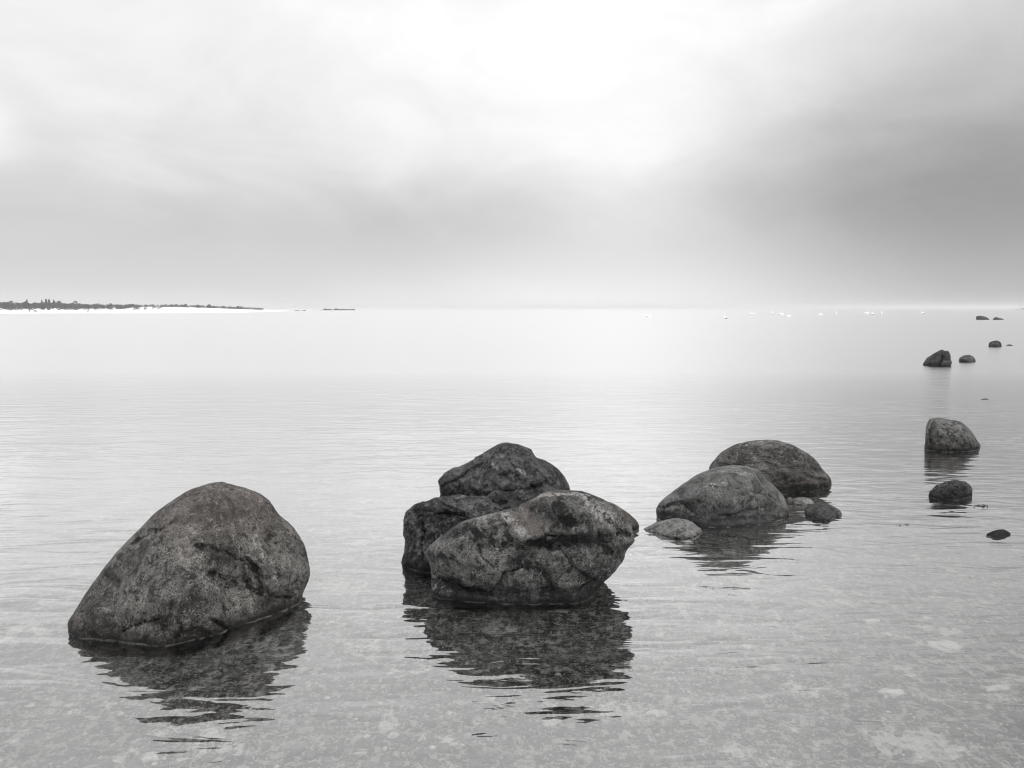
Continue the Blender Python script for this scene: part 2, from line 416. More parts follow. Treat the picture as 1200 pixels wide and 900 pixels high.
rock('boulder', 'rough pyramid shaped dark rock at the back of the middle cluster',
     [(517, 563), (525.6, 556), (541, 548), (557, 540), (571, 530), (582, 523), (593, 519.5), (609.5, 522), (620.5, 527.5), (627, 536), (640, 541), (652, 548), (659, 558), (667, 574), (674, 595), (672, 620), (640, 645), (590, 650), (545, 640), (522, 610), (518, 585), (516, 571.5)],
     [(520, 612), (560, 624), (600, 628), (640, 624), (672, 612)],
     MR_rough, (608, 604), .38, sub=6, box=.75, seed=4, noise=(.022, .014, .007), ridged=.022,
     dents=[(600, 545, 50, 14, -30, -.03), (560, 575, 40, 12, 20, .02), (640, 560, 20, 20, 0, -.03)],
     cracks=[([(520, 570), (545, 556), (575, 540)], 2, .02), ([(560, 580), (610, 572), (655, 566)], 2, .02), ([(585, 524), (600, 545), (625, 560)], 1.6, .015)],
     pale=[([(580, 545), (584, 549)], 3, .62), ([(601, 543), (607, 552), (614, 560)], 3, .55), ([(632, 549), (640, 553)], 3, .5), ([(556, 570), (566, 578)], 3, .45)], group=G_B)

rock('rock', 'low brownish rock tip poking out behind the right end of the saddle topped boulder',
     [(690, 590), (714, 589), (728, 596), (741.5, 606), (748, 614), (748, 619), (742, 628), (720, 640), (695, 640), (680, 615)],
     [(685, 622), (720, 625), (742, 624), (748, 618)],
     MR_brown, (618, 618), .22, sub=5, box=.7, seed=5, noise=(.012, .008, .003), cat='rock', rust=[([(735, 605), (746, 616)], 8, .8)], group=G_B)

rock('boulder', 'smooth rounded grey boulder in front of the right hand pair',
     [(769.7, 602.7), (770, 594), (776, 585), (788, 575.6), (803, 565), (818, 555), (831, 549.6), (844, 546.8), (861, 545.5), (876.5, 547), (889.5, 551.8), (898, 560), (909, 570), (916.6, 580), (921, 589.7), (924, 600.5), (923, 612), (905, 640), (860, 652), (810, 645), (776, 625)],
     [(770, 609), (795, 614), (820, 617), (837.5, 618), (861, 617), (887, 615), (913, 612), (923, 607)],
     MR_smooth, (606, 605), .40, sub=6, box=.8, seed=6, noise=(.016, .006, .002),
     dents=[(805, 595, 20, 9, 20, .03), (870, 603, 40, 8, 5, .035), (905, 600, 14, 8, -10, .04), (845, 575, 40, 16, 10, -.03)],
     cracks=[([(772, 594), (800, 590), (812, 598)], 1.8, .02), ([(845, 604), (880, 596), (905, 592)], 1.6, .018), ([(860, 572), (900, 580), (915, 590)], 1.5, .01)],
     dark=[([(775, 603), (812, 606)], 8, .7), ([(830, 610), (915, 604)], 5, .65), ([(806, 592), (812, 600)], 5, .6), ([(915, 585), (921, 600)], 6, .35)],
     pale=[([(822, 572), (850, 566)], 8, .33), ([(845, 550), (885, 556)], 5, .36)], group=G_B)

rock('boulder', 'speckled brownish boulder at the back of the right hand pair',
     [(832, 552), (835, 542), (844, 533), (857, 522.5), (870, 518), (887, 515.5), (902.5, 515.5), (920, 519), (935, 524.7), (948, 532), (958, 541), (965, 550.7), (972, 558), (974, 566), (972, 580), (950, 600), (905, 608), (860, 600), (836, 578)],
     [(835, 572), (870, 580), (915.5, 580), (931, 579), (952, 577), (970, 573.5)],
     MR_band, (570, 569), .55, sub=6, box=.8, seed=7, noise=(.020, .009, .004), ridged=.006,
     dents=[(900, 550, 60, 12, -38, .03), (945, 545, 30, 14, -40, -.03), (870, 535, 20, 12, 0, -.02)],
     cracks=[([(920, 566), (950, 560), (968, 562)], 1.8, .02), ([(936, 530), (960, 552)], 1.2, .01)],
     pale=[([(862, 522), (905, 517)], 4, .42), ([(925, 562), (965, 556)], 5, .40), ([(880, 530), (890, 540)], 5, .36)],
     dark=[([(905, 573), (970, 570)], 4, .75), ([(845, 545), (870, 535)], 7, .4)], rust=[([(928, 560), (966, 558)], 7, .6)], group=G_B)

rock('rock', 'pale flat half sunken stone at the left foot of the smooth grey boulder',
     [(753, 621), (764, 614.5), (777, 610.5), (794, 608), (807, 610), (816, 616), (822, 622), (822, 632), (806, 642), (785, 642), (765, 634)],
     [(756, 622), (768, 625), (783, 629.5), (796, 632.5), (811.5, 630), (820, 624)],
     MR_pale, (620, 623), .10, sub=5, box=.8, seed=8, noise=(.012, .007, .003), cat='rock', group=G_B)
rock('rock', 'small grey cap of stone just right of the pair of boulders',
     [(942.6, 598), (948, 593), (959, 589.5), (969.7, 590.4), (978, 594), (985.5, 601), (984, 610), (968, 618), (950, 614)],
     [(944, 603), (956.7, 609.5), (969.7, 610), (980, 606)],
     MR_cap, (600, 603), .10, sub=5, box=.8, seed=9, noise=(.012, .008, .003), cat='rock', group=G_B)
rock('rock', 'pale stone barely breaking the surface between boulder pair and grey cap stone',
     [(926, 589), (932, 584), (942, 582.5), (951, 586), (954, 592), (950, 600), (935, 602), (927, 597)],
     [(927, 591), (940, 593.5), (952, 592)],
     MR_pale, (590, 590), .08, sub=4, box=.8, seed=10, noise=(.008, .006, .002), cat='rock', group=G_B)
rock('rock', 'tiny rust brown stone wedged against the right edge of the smooth boulder',
     [(921, 590), (923, 583), (927, 582.5), (929.5, 587), (930, 596), (925, 600), (921, 598)],
     [(922, 593), (926, 594), (929, 593)],
     MR_brown, (591, 591), .05, sub=4, box=.8, seed=11, noise=(.006, .004, .002), cat='rock', rust=[([(925, 585), (926, 595)], 8, 1.)], group=G_B)

rock('boulder', 'wedge shaped grey boulder standing alone near the right edge',
     [(1083.6, 516), (1084, 506), (1087, 495), (1091, 490.6), (1099, 489.6), (1110, 491.6), (1122, 493.6), (1132, 499), (1140, 507), (1146, 517), (1148.6, 524), (1147, 535), (1130, 545), (1105, 547), (1088, 542), (1083.5, 528)],
     [(1084, 527), (1092, 529), (1110, 530), (1130, 529), (1148, 526.5)],
     MR_grey, (524.5, 524.5), .45, sub=6, box=.7, seed=12, noise=(.022, .009, .003),
     dents=[(1092, 515, 5, 18, 0, .05), (1115, 508, 20, 10, 0, -.04)],
     rust=[([(1095, 524), (1120, 522)], 4, .7)], dark=[([(1086, 528), (1146, 526)], 2.4, .8), ([(1120, 510), (1135, 515)], 6, .35)], group=G_B)
rock('rock', 'small knobbly rock below the wedge shaped boulder near the right edge',
     [(1088.6, 580), (1092, 574), (1100, 568), (1110, 564), (1120, 563), (1130, 565), (1136, 569), (1138.8, 576), (1136, 590), (1120, 598), (1100, 596), (1090, 590)],
     [(1089.5, 582.5), (1096, 585), (1116, 586), (1130, 585), (1137, 582)],
     MR_rough, (581, 581), .22, sub=6, box=.7, seed=13, noise=(.02, .012, .006), ridged=.008, cat='rock',
     pale=[([(1100, 574), (1125, 570)], 8, .3)], group=G_B)
rock('rock', 'flat black stone at the right edge, nearest and smallest of the loose ones',
     [(1156.5, 627), (1162, 623), (1174, 620.6), (1183, 624), (1183.5, 628), (1180, 636), (1168, 638), (1159, 634)],
     [(1158, 629), (1166, 631.3), (1178, 630.5), (1183, 627)],
     MR_dark, (627, 626), .06, sub=5, box=.7, seed=14, noise=(.012, .012, .006), ridged=.006, cat='rock', group=G_B)

rock('boulder', 'dark steep sided boulder, largest of the far rocks at the right',
     [(1082.6, 427), (1086.7, 420.7), (1093, 414.7), (1102, 410.8), (1106, 412), (1110.7, 412), (1113.4, 416.7), (1114.2, 426), (1113.5, 434), (1100, 438), (1087, 434)],
     [(1083.5, 428.6), (1093, 430), (1101, 430.6), (1113, 430.2)],
     MR_dark, (427.6, 428.8), .5, sub=5, box=.7, seed=15, noise=(.03, .014, .006), dents=[(1103, 422, 1.5, 8, -20, .12)],
     pale=[([(1104, 424), (1112, 423)], 1.5, .45)], group=G_F)
rock('rock', 'low rounded rock with grey top beside the steep sided far boulder',
     [(1123.5, 422), (1126, 418.7), (1132, 416), (1138.7, 417), (1142.6, 421), (1142, 427), (1133, 430), (1125, 428)],
     [(1124, 424.7), (1133, 425.4), (1142, 424.8)],
     MR_grey, (424, 424), .3, sub=5, box=.7, seed=16, noise=(.02, .01, .004), cat='rock', dark=[([(1126, 422.5), (1132, 423.5)], 2.5, .9)], group=G_F)
rock('rock', 'small round far rock above the low grey topped one',
     [(1158.6, 405), (1160.7, 401), (1166.7, 399.6), (1172, 401), (1173.6, 404.7), (1172.5, 410), (1166, 412), (1160, 410)],
     [(1159, 407), (1166, 407.6), (1173, 407)],
     MR_dark, (406.4, 406.4), .35, sub=5, box=.7, seed=17, noise=(.03, .012, .006), cat='rock', group=G_F)
rock('rock', 'farthest wide flat rock close under the horizon at the right',
     [(1144, 371.5), (1146, 370.4), (1150, 370), (1155, 371.6), (1159.5, 374), (1158, 377), (1150, 378), (1145, 377)],
     [(1144.4, 374.7), (1150, 375.1), (1159, 374.8)],
     MR_dark, (374.5, 374.5), .9, sub=4, box=.7, seed=18, noise=(.06, .03, .01), cat='rock', group=G_F)
rock('rock', 'farthest thin wedge rock under the horizon, right of the wide flat one',
     [(1164, 374), (1166.5, 372), (1170, 372.4), (1176.4, 374.4), (1175, 376.5), (1170, 377.5), (1165, 376.5)],
     [(1164.4, 374.8), (1170, 375), (1176, 374.8)],
     MR_dark, (374.6, 374.6), .7, sub=4, box=.7, seed=19, noise=(.05, .03, .01), cat='rock', group=G_F)
rock('rock', 'thin dark stone awash beside the small round far rock',
     [(1179, 405), (1181, 404), (1184, 403.8), (1187, 404.8), (1186, 407), (1181, 407)],
     [(1180, 405.3), (1186, 405.2)], MR_dark, (405, 405), .25, sub=3, seed=20, cat='rock', group=G_F)
rock('rock', 'sliver of dark stone awash at the right, between far rocks and wedge boulder',
     [(1149.5, 467.8), (1152, 467), (1156, 467), (1158.5, 468), (1157, 470), (1151, 470)],
     [(1150, 468.2), (1158, 468.3)], MR_dark, (468, 468), .12, sub=3, seed=21, cat='rock', group=G_F)

# ------------------------------------------------------------------ water
def sheet(name, xs, ys, zf, mat):
    nx, ny = len(xs), len(ys)
    V_ = [(x, y, zf(x, y)) for y in ys for x in xs]
    Fc = [(j * nx + i, j * nx + i + 1, (j + 1) * nx + i + 1, (j + 1) * nx + i) for j in range(ny - 1) for i in range(nx - 1)]
    o = mesh_obj(name, V_, Fc, mat); return tag(o, kind='structure')

m, t, out = fresh('sea_water')
geo = t.new('ShaderNodeNewGeometry'); pos = geo.outputs['Position']
sp = t.new('ShaderNodeSeparateXYZ'); t.l.new(pos, sp.inputs[0])
offshore = t.ramp(sp.outputs[1], 5, 60)
swell = t.noise(t.scalev(pos, (.45, 1.1, 1)), 2.2, 2, .5, .3)
rip = t.noise(t.scalev(pos, (.30, 1.0, 1)), 6.2, 2, .45, .7)
fin = t.noise(t.scalev(pos, (.4, 1.0, 1)), 22, 2, .5, .3)
gust = t.noise(t.scalev(pos, (.16, .5, 1)), .9, 3, .5)
ruffle = t.m('MULTIPLY', t.ramp(gust, .40, .62, .55, 1.2), t.ramp(sp.outputs[1], 5, 22, 1.0, .4))
h = t.m('ADD', t.m('MULTIPLY', swell, .010), t.m('MULTIPLY', t.m('MULTIPLY', rip, ruffle), .0150))
h = t.m('ADD', h, t.m('MULTIPLY', t.m('MULTIPLY', fin, ruffle), .0009))
nb = t.bump(h, 1.0, 1.0)
lw = t.new('ShaderNodeLayerWeight'); lw.inputs['Blend'].default_value = .5; t.l.new(nb, lw.inputs['Normal'])
fc = t.new('ShaderNodeFloatCurve'); q = fc.mapping.curves[0]
REFL = [(0, .12), (.25, .20), (.49, .29), (.66, .52), (.80, .86), (.875, .97), (1, 1)]
for i, p_ in enumerate(REFL):
    if i in (0,): q.points[0].location = p_
    elif i == 1: q.points[1].location = p_
    else: q.points.new(*p_)
fc.mapping.update(); t.l.new(lw.outputs['Facing'], fc.inputs['Value'])
gl = t.new('ShaderNodeBsdfGlossy'); gl.distribution = 'MULTI_GGX'; gl.inputs['Color'].default_value = (1, 1, 1, 1)
t.l.new(t.ramp(sp.outputs[1], 4, 20, .03, .24, False), gl.inputs['Roughness']); t.l.new(nb, gl.inputs['Normal'])
rf = t.new('ShaderNodeBsdfRefraction'); rf.inputs['IOR'].default_value = 1.33; rf.inputs['Roughness'].default_value = 0.0
rf.inputs['Color'].default_value = (.93, .95, .93, 1); t.l.new(nb, rf.inputs['Normal'])
mx = t.new('ShaderNodeMixShader'); t.l.new(fc.outputs[0], mx.inputs[0]); t.l.new(rf.outputs[0], mx.inputs[1]); t.l.new(gl.outputs[0], mx.inputs[2])
t.l.new(mx.outputs[0], out.inputs[0])
M_water = m
HX, HY0, HY1 = 2600, -60, 3000
sheet('sea', [-HX + 20, -60, 0, 60, HX - 20], [HY0 + 10, 20, 200, HY1 - 20], lambda x, y: 0.0, M_water)

# ------------------------------------------------------------------ sea bed
m, t, out = fresh('sand_and_gravel_bed')
pos = t.new('ShaderNodeNewGeometry').outputs['Position']
pa = t.noise(pos, .9, 4, .6, .6); pb = t.noise(pos, 5.5, 6, .7, .3); pc = t.noise(pos, 22, 6, .75, .2); pd = t.noise(pos, 60, 3, .7)
a = t.mix(t.ramp(pa, .35, .65), (.026, .027, .025), (.058, .059, .056))
a = t.mix(t.ramp(pb, .50, .66, 0, .7), a, (.13, .13, .125))
a = t.mix(t.ramp(pb, .32, .46, .8, 0), a, (.018, .019, .018))
a = t.mix(t.ramp(pc, .50, .58, 0, .9), a, (.31, .305, .295))
a = t.mix(t.ramp(pc, .30, .44, .7, 0), a, (.012, .013, .012))
pq = t.noise(t.addv(pos, (3, 9, 1)), 3.4, 7, .75, .3)
a = t.mix(t.m('MULTIPLY', t.ramp(pq, .55, .63, 0, .85), t.ramp(pc, .36, .50, .25, 1)), a, (.58, .57, .55))
a = t.mix(t.ramp(pd, .55, .64, 0, .8), a, (.38, .37, .36))
b = t.new('ShaderNodeBsdfPrincipled'); t.l.new(a, b.inputs['Base Color']); b.inputs['Roughness'].default_value = .9; b.inputs['Specular IOR Level'].default_value = .05
nb = t.bump(pb, .7, .05); nb = t.bump(pc, .8, .02, nb); t.l.new(nb, b.inputs['Normal'])
t.l.new(b.outputs[0], out.inputs[0]); M_bed = m
def bed_z(x, y):
    d = .17 + .012 * max(0, y - 4) - .012 * max(-4, min(4, x))
    d = min(d, .9 + .0006 * y)
    n = mn.noise(Vector((x * .9, y * .9, 3))) * .035 + mn.noise(Vector((x * 3.1, y * 3.1, 7))) * .015 if abs(x) < 15 and y < 30 else 0
    return -max(.10, d) + n
def ramp_axis(lo, hi, step, far_lo, far_hi):
    a = list(np.arange(lo, hi + 1e-6, step)); s = step; v_ = hi
    up = []
    while v_ < far_hi: s *= 1.35; v_ = min(v_ + s, far_hi); up.append(v_)
    s = step; v_ = lo; dn = []
    while v_ > far_lo: s *= 1.35; v_ = max(v_ - s, far_lo); dn.append(v_)
    return dn[::-1] + a + up
sheet('sea_bed', ramp_axis(-7, 7, .07, -HX + 20, HX - 20), ramp_axis(2, 12, .07, HY0 + 10, HY1 - 20), bed_z, M_bed)

# pebbles lying on the bed: nobody could count them
rnd = random.Random(5)
def bed_material(name, v0, v1):
    m, t, out = fresh(name)
    pos = t.new('ShaderNodeNewGeometry').outputs['Position']
    a = t.mix(t.voro(pos, 9, 'F1', 1, 'Distance'), (v0, v0, v0 * .97), (v1, v1, v1 * .96))
    a = t.mix(t.ramp(t.noise(pos, 50, 4, .7), .4, .65, 0, .6), a, (v1 * 1.2, v1 * 1.2, v1 * 1.15))
    b = t.new('ShaderNodeBsdfPrincipled'); t.l.new(a, b.inputs['Base Color']); b.inputs['Roughness'].default_value = .8
    t.l.new(b.outputs[0], out.inputs[0]); return m
for nm, mat_, cnt, sz in (('bed_pebbles', bed_material('grey_pebble', .025, .13), 5200, (.010, .035)), ('bed_shells', bed_material('pale_shell', .35, .5), 900, (.006, .020))):
    iv, iff = ico(1); Vs, Fs = [], []
    for i in range(cnt):
        y = 2.2 + 6.5 * rnd.random() ** 1.3; x = (rnd.random() - .5) * 2 * (.75 * y + .6)
        if mn.noise(Vector((x * 1.3, y * 1.3, 11))) < -.12 + rnd.random() * .25: continue
        s = rnd.uniform(*sz); a_ = rnd.random() * 6.28; fl = rnd.uniform(.25, .6); el_ = rnd.uniform(.6, 1)
        z = bed_z(x, y) + s * fl * .4
        q = iv * np.array([s, s * el_, s * fl]) * (1 + .15 * np.array([[rnd.random() - .5] for _ in iv]))
        ca, sa = math.cos(a_), math.sin(a_)
        q = np.stack([q[:, 0] * ca - q[:, 1] * sa + x, q[:, 0] * sa + q[:, 1] * ca + y, q[:, 2] + z], 1)
        Fs.append(iff + len(Vs) * len(iv)); Vs.append(q)
    o = mesh_obj(nm, np.concatenate(Vs), np.concatenate(Fs), mat_, smooth=True); tag(o, kind='stuff')

# pale flat stones on the bed that show through the water
M_palebed = bed_material('pale_bed_stone', .42, .55)
def slab(px_, py_, w_, l_, label, mat=M_palebed, rot=0):
    x, y = spot(px_, py_); y2 = y + .10 * y / CAMH
    x *= y2 / y; y = y2
    v, f = ico(3); s = rnd.random() * 50
    P = []
    for p in v:
        k = 1 + .55 * mn.noise(Vector(p) * 1.3 + Vector((s, 0, 0))) + .35 * mn.noise(Vector(p) * 3.6 + Vector((s, 4, 0)))
        P.append((p[0] * w_ * k, p[1] * l_ * k, p[2] * .018 * k))
    z = bed_z(x, y)
    o = mesh_obj('sunken_stone', P, f, mat, (x, y, z + .012)); o.rotation_euler = (0, 0, R(rot))
    tag(o, label, 'stone', 'pale stones lying under the water')
for a_ in [(656, 722, .058, .05, 'pale flat stone under water, seen through the dark reflection of the middle cluster'),
           (461, 869, .022, .02, 'small white stone under water at the bottom, left of centre'),
           (767, 842, .03, .03, 'pale sunken stone at the bottom, just right of centre'),
           (1108, 767, .07, .06, 'broad whitish sunken patch of stone in the lower right water'),
           (1044, 826, .06, .035, 'long whitish sunken stone below and left of the broad whitish patch'),
           (1165, 818, .07, .03, 'flat pale sunken stone by the lower right corner'),
           (1020, 738, .045, .03, 'pale sunken stone above and left of the broad whitish patch'),
           (875, 767, .03, .02, 'small pale sunken stone between the middle reflection and the lower right patches'),
           (176, 893, .035, .025, 'pale sunken stone at the bottom edge below the left boulder')]:
    slab(a_[0], a_[1], a_[2], a_[3], a_[4], rot=rnd.uniform(-20, 20))

# ------------------------------------------------------------------ tufts of seaweed at the surface
m, t, out = fresh('dark_seaweed'); b = t.new('ShaderNodeBsdfPrincipled')
a = t.mix(t.noise(t.new('ShaderNodeNewGeometry').outputs['Position'], 80, 3), (.012, .012, .010), (.05, .045, .035)); t.l.new(a, b.inputs['Base Color'])
b.inputs['Roughness'].default_value = .45; t.l.new(b.outputs[0], out.inputs[0]); M_weed = m
def tuft(px_, py_, w_, label, n=26):
    x, y = spot(px_, py_); Vs, Fs = [], []
    for i in range(n):
        bx, by = rnd.gauss(0, w_ * .35), rnd.gauss(0, w_ * .3); a_ = rnd.random() * 6.28; L_ = w_ * rnd.uniform(.25, .6); wd = w_ * .07
        cur = [bx, by, -.02]; ups = rnd.uniform(.2, .8)
        for k in range(5):
            nx_, ny_ = -math.sin(a_) * wd * (1 - k / 5), math.cos(a_) * wd * (1 - k / 5)
            b0 = len(Vs); Vs += [(cur[0] - nx_, cur[1] - ny_, cur[2]), (cur[0] + nx_, cur[1] + ny_, cur[2] + .002), (cur[0], cur[1], cur[2] + wd * .8)]
            if k: Fs += [(b0 - 3, b0 - 2, b0 + 1, b0), (b0 - 2, b0 - 1, b0 + 2, b0 + 1), (b0 - 1, b0 - 3, b0, b0 + 2)]
            cur = [cur[0] + math.cos(a_) * L_ / 5, cur[1] + math.sin(a_) * L_ / 5, cur[2] + (.014 if k < 2 else -.004) * ups + (.006 if k == 0 else 0)]
            a_ += rnd.uniform(-.7, .7)
    o = mesh_obj('seaweed_tuft', Vs, Fs, M_weed, (x, y, 0)); tag(o, label, 'seaweed', 'bits of dark seaweed at the surface')
tuft(1151, 593, .075, 'largest dark weed tuft at the surface right of the knobbly rock', 34)
tuft(1141, 595, .02, 'tiny weed speck just left of the largest weed tuft', 10)
tuft(1055, 616, .035, 'left weed speck of the two left of the flat black stone', 16)
tuft(1062, 615, .03, 'right weed speck of the two left of the flat black stone', 14)
tuft(826, 688, .022, 'small dark weed speck in open water below the smooth grey boulder', 16)
tuft(836, 690, .010, 'faintest weed dot right beside the speck below the smooth boulder', 6)
tuft(1137, 677, .025, 'thin dark weed scrap in the right water below the flat black stone', 12)
tuft(1187, 482, .02, 'lone weed dot above and right of the wedge shaped boulder', 8)

# ------------------------------------------------------------------ swans resting far out
m, t, out = fresh('white_plumage'); b = t.new('ShaderNodeBsdfPrincipled')
a = t.mix(t.noise(t.new('ShaderNodeTexCoord').outputs['Object'], 14, 3), (.92, .92, .91), (.96, .96, .95)); t.l.new(a, b.inputs['Base Color'])
b.inputs['Roughness'].default_value = .7; t.l.new(b.outputs[0], out.inputs[0]); M_plume = m
m, t, out = fresh('bird_bill'); b = t.new('ShaderNodeBsdfPrincipled'); b.inputs['Base Color'].default_value = (.12, .10, .08, 1); b.inputs['Roughness'].default_value = .5
t.l.new(b.outputs[0], out.inputs[0]); M_bill = m
def loft(path, k=10):
    Vs, Fs = [], []
    for i, (x, z, ry, rz) in enumerate(path):
        a0, a1 = path[max(0, i - 1)], path[min(len(path) - 1, i + 1)]
        tx, tz = a1[0] - a0[0], a1[1] - a0[1]; L_ = math.hypot(tx, tz); tx /= L_; tz /= L_
        for j in range(k):
            a_ = 2 * math.pi * j / k
            Vs.append((x - tz * math.sin(a_) * rz, math.cos(a_) * ry, z + tx * math.sin(a_) * rz))
        if i: Fs += [((i - 1) * k + j, (i - 1) * k + (j + 1) % k, i * k + (j + 1) % k, i * k + j) for j in range(k)]
    Fs += [tuple(range(k))[::-1], tuple(range(len(Vs) - k, len(Vs)))]
    return Vs, Fs
PATHS = {
 'up': [(-.56, .24, .02, .01), (-.45, .20, .09, .05), (-.28, .15, .19, .14), (-.05, .12, .24, .19), (.18, .11, .20, .17), (.32, .16, .12, .12), (.40, .27, .06, .065), (.41, .42, .045, .045), (.37, .56, .04, .04), (.36, .68, .038, .04), (.41, .77, .045, .05), (.49, .77, .045, .045), (.545, .75, .03, .03)],
 'rest': [(-.56, .22, .02, .01), (-.45, .19, .09, .05), (-.28, .16, .20, .16), (-.05, .14, .25, .21), (.18, .12, .21, .18), (.32, .15, .12, .12), (.40, .24, .06, .06), (.37, .35, .05, .05), (.28, .40, .045, .045), (.25, .46, .045, .045), (.31, .52, .048, .05), (.38, .51, .045, .04), (.43, .49, .03, .03)],
}
BILL = {'up': [(.53, .755, .026, .028), (.58, .74, .022, .018), (.63, .725, .016, .008)], 'rest': [(.42, .495, .026, .028), (.47, .48, .022, .018), (.52, .465, .016, .008)]}
sw_mesh = {}
def swan(px_, py_, pose, rz, s, label):
    x, y = spot(px_, py_)
    if pose not in sw_mesh:
        b_ = mesh_obj('swan', *loft(PATHS[pose], 12), M_plume); k_ = mesh_obj('bill', *loft(BILL[pose], 6), M_bill, parent=b_)
        sw_mesh[pose] = (b_, k_); o = b_
    else:
        b_, k_ = sw_mesh[pose]; o = b_.copy(); col.objects.link(o); c_ = k_.copy(); col.objects.link(c_); c_.parent = o
    o.location = (x, y, -.02); o.rotation_euler = (0, 0, R(rz)); s *= 1.15; o.scale = (s, s, s)
    tag(o, label, 'swan', 'white swans resting on the far water')
for a_ in [(760, 371.6, 'rest', 10, 1.0, 'white swan farthest left, alone on the bright middle water'),
           (850, 373.6, 'up', 100, 1.0, 'white swan second from the left, lowest of the flock in the picture'),
           (881, 369.0, 'rest', 175, 1.2, 'white swan third from the left, a flat white dash near the horizon'),
           (905.5, 368.2, 'up', 80, 1.25, 'upright white swan at the left end of a close trio'),
           (915.5, 369.3, 'rest', 5, 1.1, 'long low white swan in the middle of a close trio'),
           (924, 371.5, 'rest', 200, .9, 'pale swan at the right end of a close trio, nearest of the three'),
           (961.5, 369.4, 'rest', 190, .95, 'single low white swan between the trio and the right hand birds'),
           (980, 368.8, 'up', 60, .85, 'faint small swan right of the single low white one'),
           (1015.8, 368.0, 'rest', 0, 1.25, 'wide white swan at the left of three birds close together'),
           (1022.4, 368.6, 'rest', 90, 1.2, 'round white swan in the middle of three birds close together'),
           (1034.3, 368.2, 'up', 100, 1.1, 'white swan at the right of three birds, a little apart'),
           (1081.4, 368.0, 'up', 85, 1.3, 'white swan farthest right, alone and left of the far dark rocks')]:
    swan(*a_)

# ------------------------------------------------------------------ far snowy shore
m, t, out = fresh('snow'); pos = t.new('ShaderNodeNewGeometry').outputs['Position']
sp = t.new('ShaderNodeSeparateXYZ'); t.l.new(pos, sp.inputs[0])
g_ = t.noise(t.scalev(pos, (.5, .25, 1)), .5, 5, .7, .4)
a = t.mix(t.ramp(g_, .62, .70, 0, .8), (.90, .90, .91), (.25, .24, .23))
a = t.mix(t.ramp(t.m('ADD', sp.outputs[2], t.m('MULTIPLY', g_, .1)), .06, .12, .5, 0), a, (.3, .3, .3))
b = t.new('ShaderNodeBsdfPrincipled'); t.l.new(a, b.inputs['Base Color']); b.inputs['Roughness'].default_value = .8
t.l.new(b.outputs[0], out.inputs[0]); M_snow = m
PXK = [-420, -150, 0, 60, 120, 180, 230, 280, 310, 330, 345]
YFK = [205, 222, 236, 240, 246, 252, 262, 285, 330, 390, 430]
HK = [1.6, 1.6, 1.55, 1.5, 1.55, 2.05, 1.75, 1.2, .8, .45, .0]
WK = [160, 150, 150, 150, 140, 130, 120, 100, 70, 40, 6]
def shore(px_, tt):
    yf = np.interp(px_, PXK, YFK); H_ = np.interp(px_, PXK, HK); wd = np.interp(px_, PXK, WK)
    y = yf + wd * tt; x = (px_ - 600) / F * y
    up = min(1, tt / .10) * .45 + .55 * min(1, max(0, (tt - .08) / .35)) ** 1.2
    up *= 1 if tt < .8 else max(0, (1 - tt) / .2)
    z = H_ * up * (1 + .10 * mn.noise(Vector((x * .05, y * .03, 1)))) - (.25 if tt <= 0 or tt >= 1 else 0)
    return float(x), float(y), float(z)
pxs = list(np.linspace(-420, 345, 170)); tts = [0, .015, .03, .05, .08, .11, .15, .2, .26, .33, .42, .55, .7, .8, .9, 1]
Vs = [shore(p_, t_) for t_ in tts for p_ in pxs]; n_ = len(pxs)
Fs = [(j * n_ + i, j * n_ + i + 1, (j + 1) * n_ + i + 1, (j + 1) * n_ + i) for j in range(len(tts) - 1) for i in range(n_ - 1)]
tag(mesh_obj('snowy_shore', Vs, Fs, M_snow), kind='structure')

m, t, out = fresh('pine_foliage'); b = t.new('ShaderNodeBsdfPrincipled')
a = t.mix(t.noise(t.new('ShaderNodeNewGeometry').outputs['Position'], 1.5, 3), (.035, .037, .034), (.08, .082, .076)); t.l.new(a, b.inputs['Base Color'])
b.inputs['Roughness'].default_value = .8; t.l.new(b.outputs[0], out.inputs[0]); M_pine = m
m, t, out = fresh('pine_bark'); b = t.new('ShaderNodeBsdfPrincipled'); b.inputs['Base Color'].default_value = (.06, .055, .05, 1); b.inputs['Roughness'].default_value = .9
t.l.new(b.outputs[0], out.inputs[0]); M_bark = m
def crown(kind, r_, n=90, fs=1.0):
    """leafy clumps: many small tilted faces through the crown's volume; unit height"""
    Vs, Fs = [], []
    for i in range(n):
        if kind == 'spire':
            z = .12 + .88 * r_.random() ** .9; rad_ = .34 * (1.02 - z) * (.7 + .6 * r_.random()) + .02
        elif kind == 'round':
            z = .30 + .66 * r_.random(); rad_ = .42 * math.sqrt(max(0.02, 1 - ((z - .62) / .36) ** 2)) * r_.random() ** .4
        else:
            z = .05 + .9 * r_.random(); rad_ = .75 * math.sqrt(max(0.02, 1 - (z - .1) ** 2 / .95)) * r_.random() ** .5
        a_ = r_.random() * 6.28; c_ = Vector((math.cos(a_) * rad_, math.sin(a_) * rad_, z)); s = r_.uniform(.05, .12) * fs
        q = Vector((r_.gauss(0, 1), r_.gauss(0, 1), r_.gauss(0, .6))).normalized(); u = q.orthogonal().normalized() * s; v_ = q.cross(u) * r_.uniform(.5, 1)
        b0 = len(Vs); Vs += [c_ - u, c_ - v_ * .8, c_ + u * 1.1, c_ + v_]; Fs.append((b0, b0 + 1, b0 + 2, b0 + 3))
    return Vs, Fs
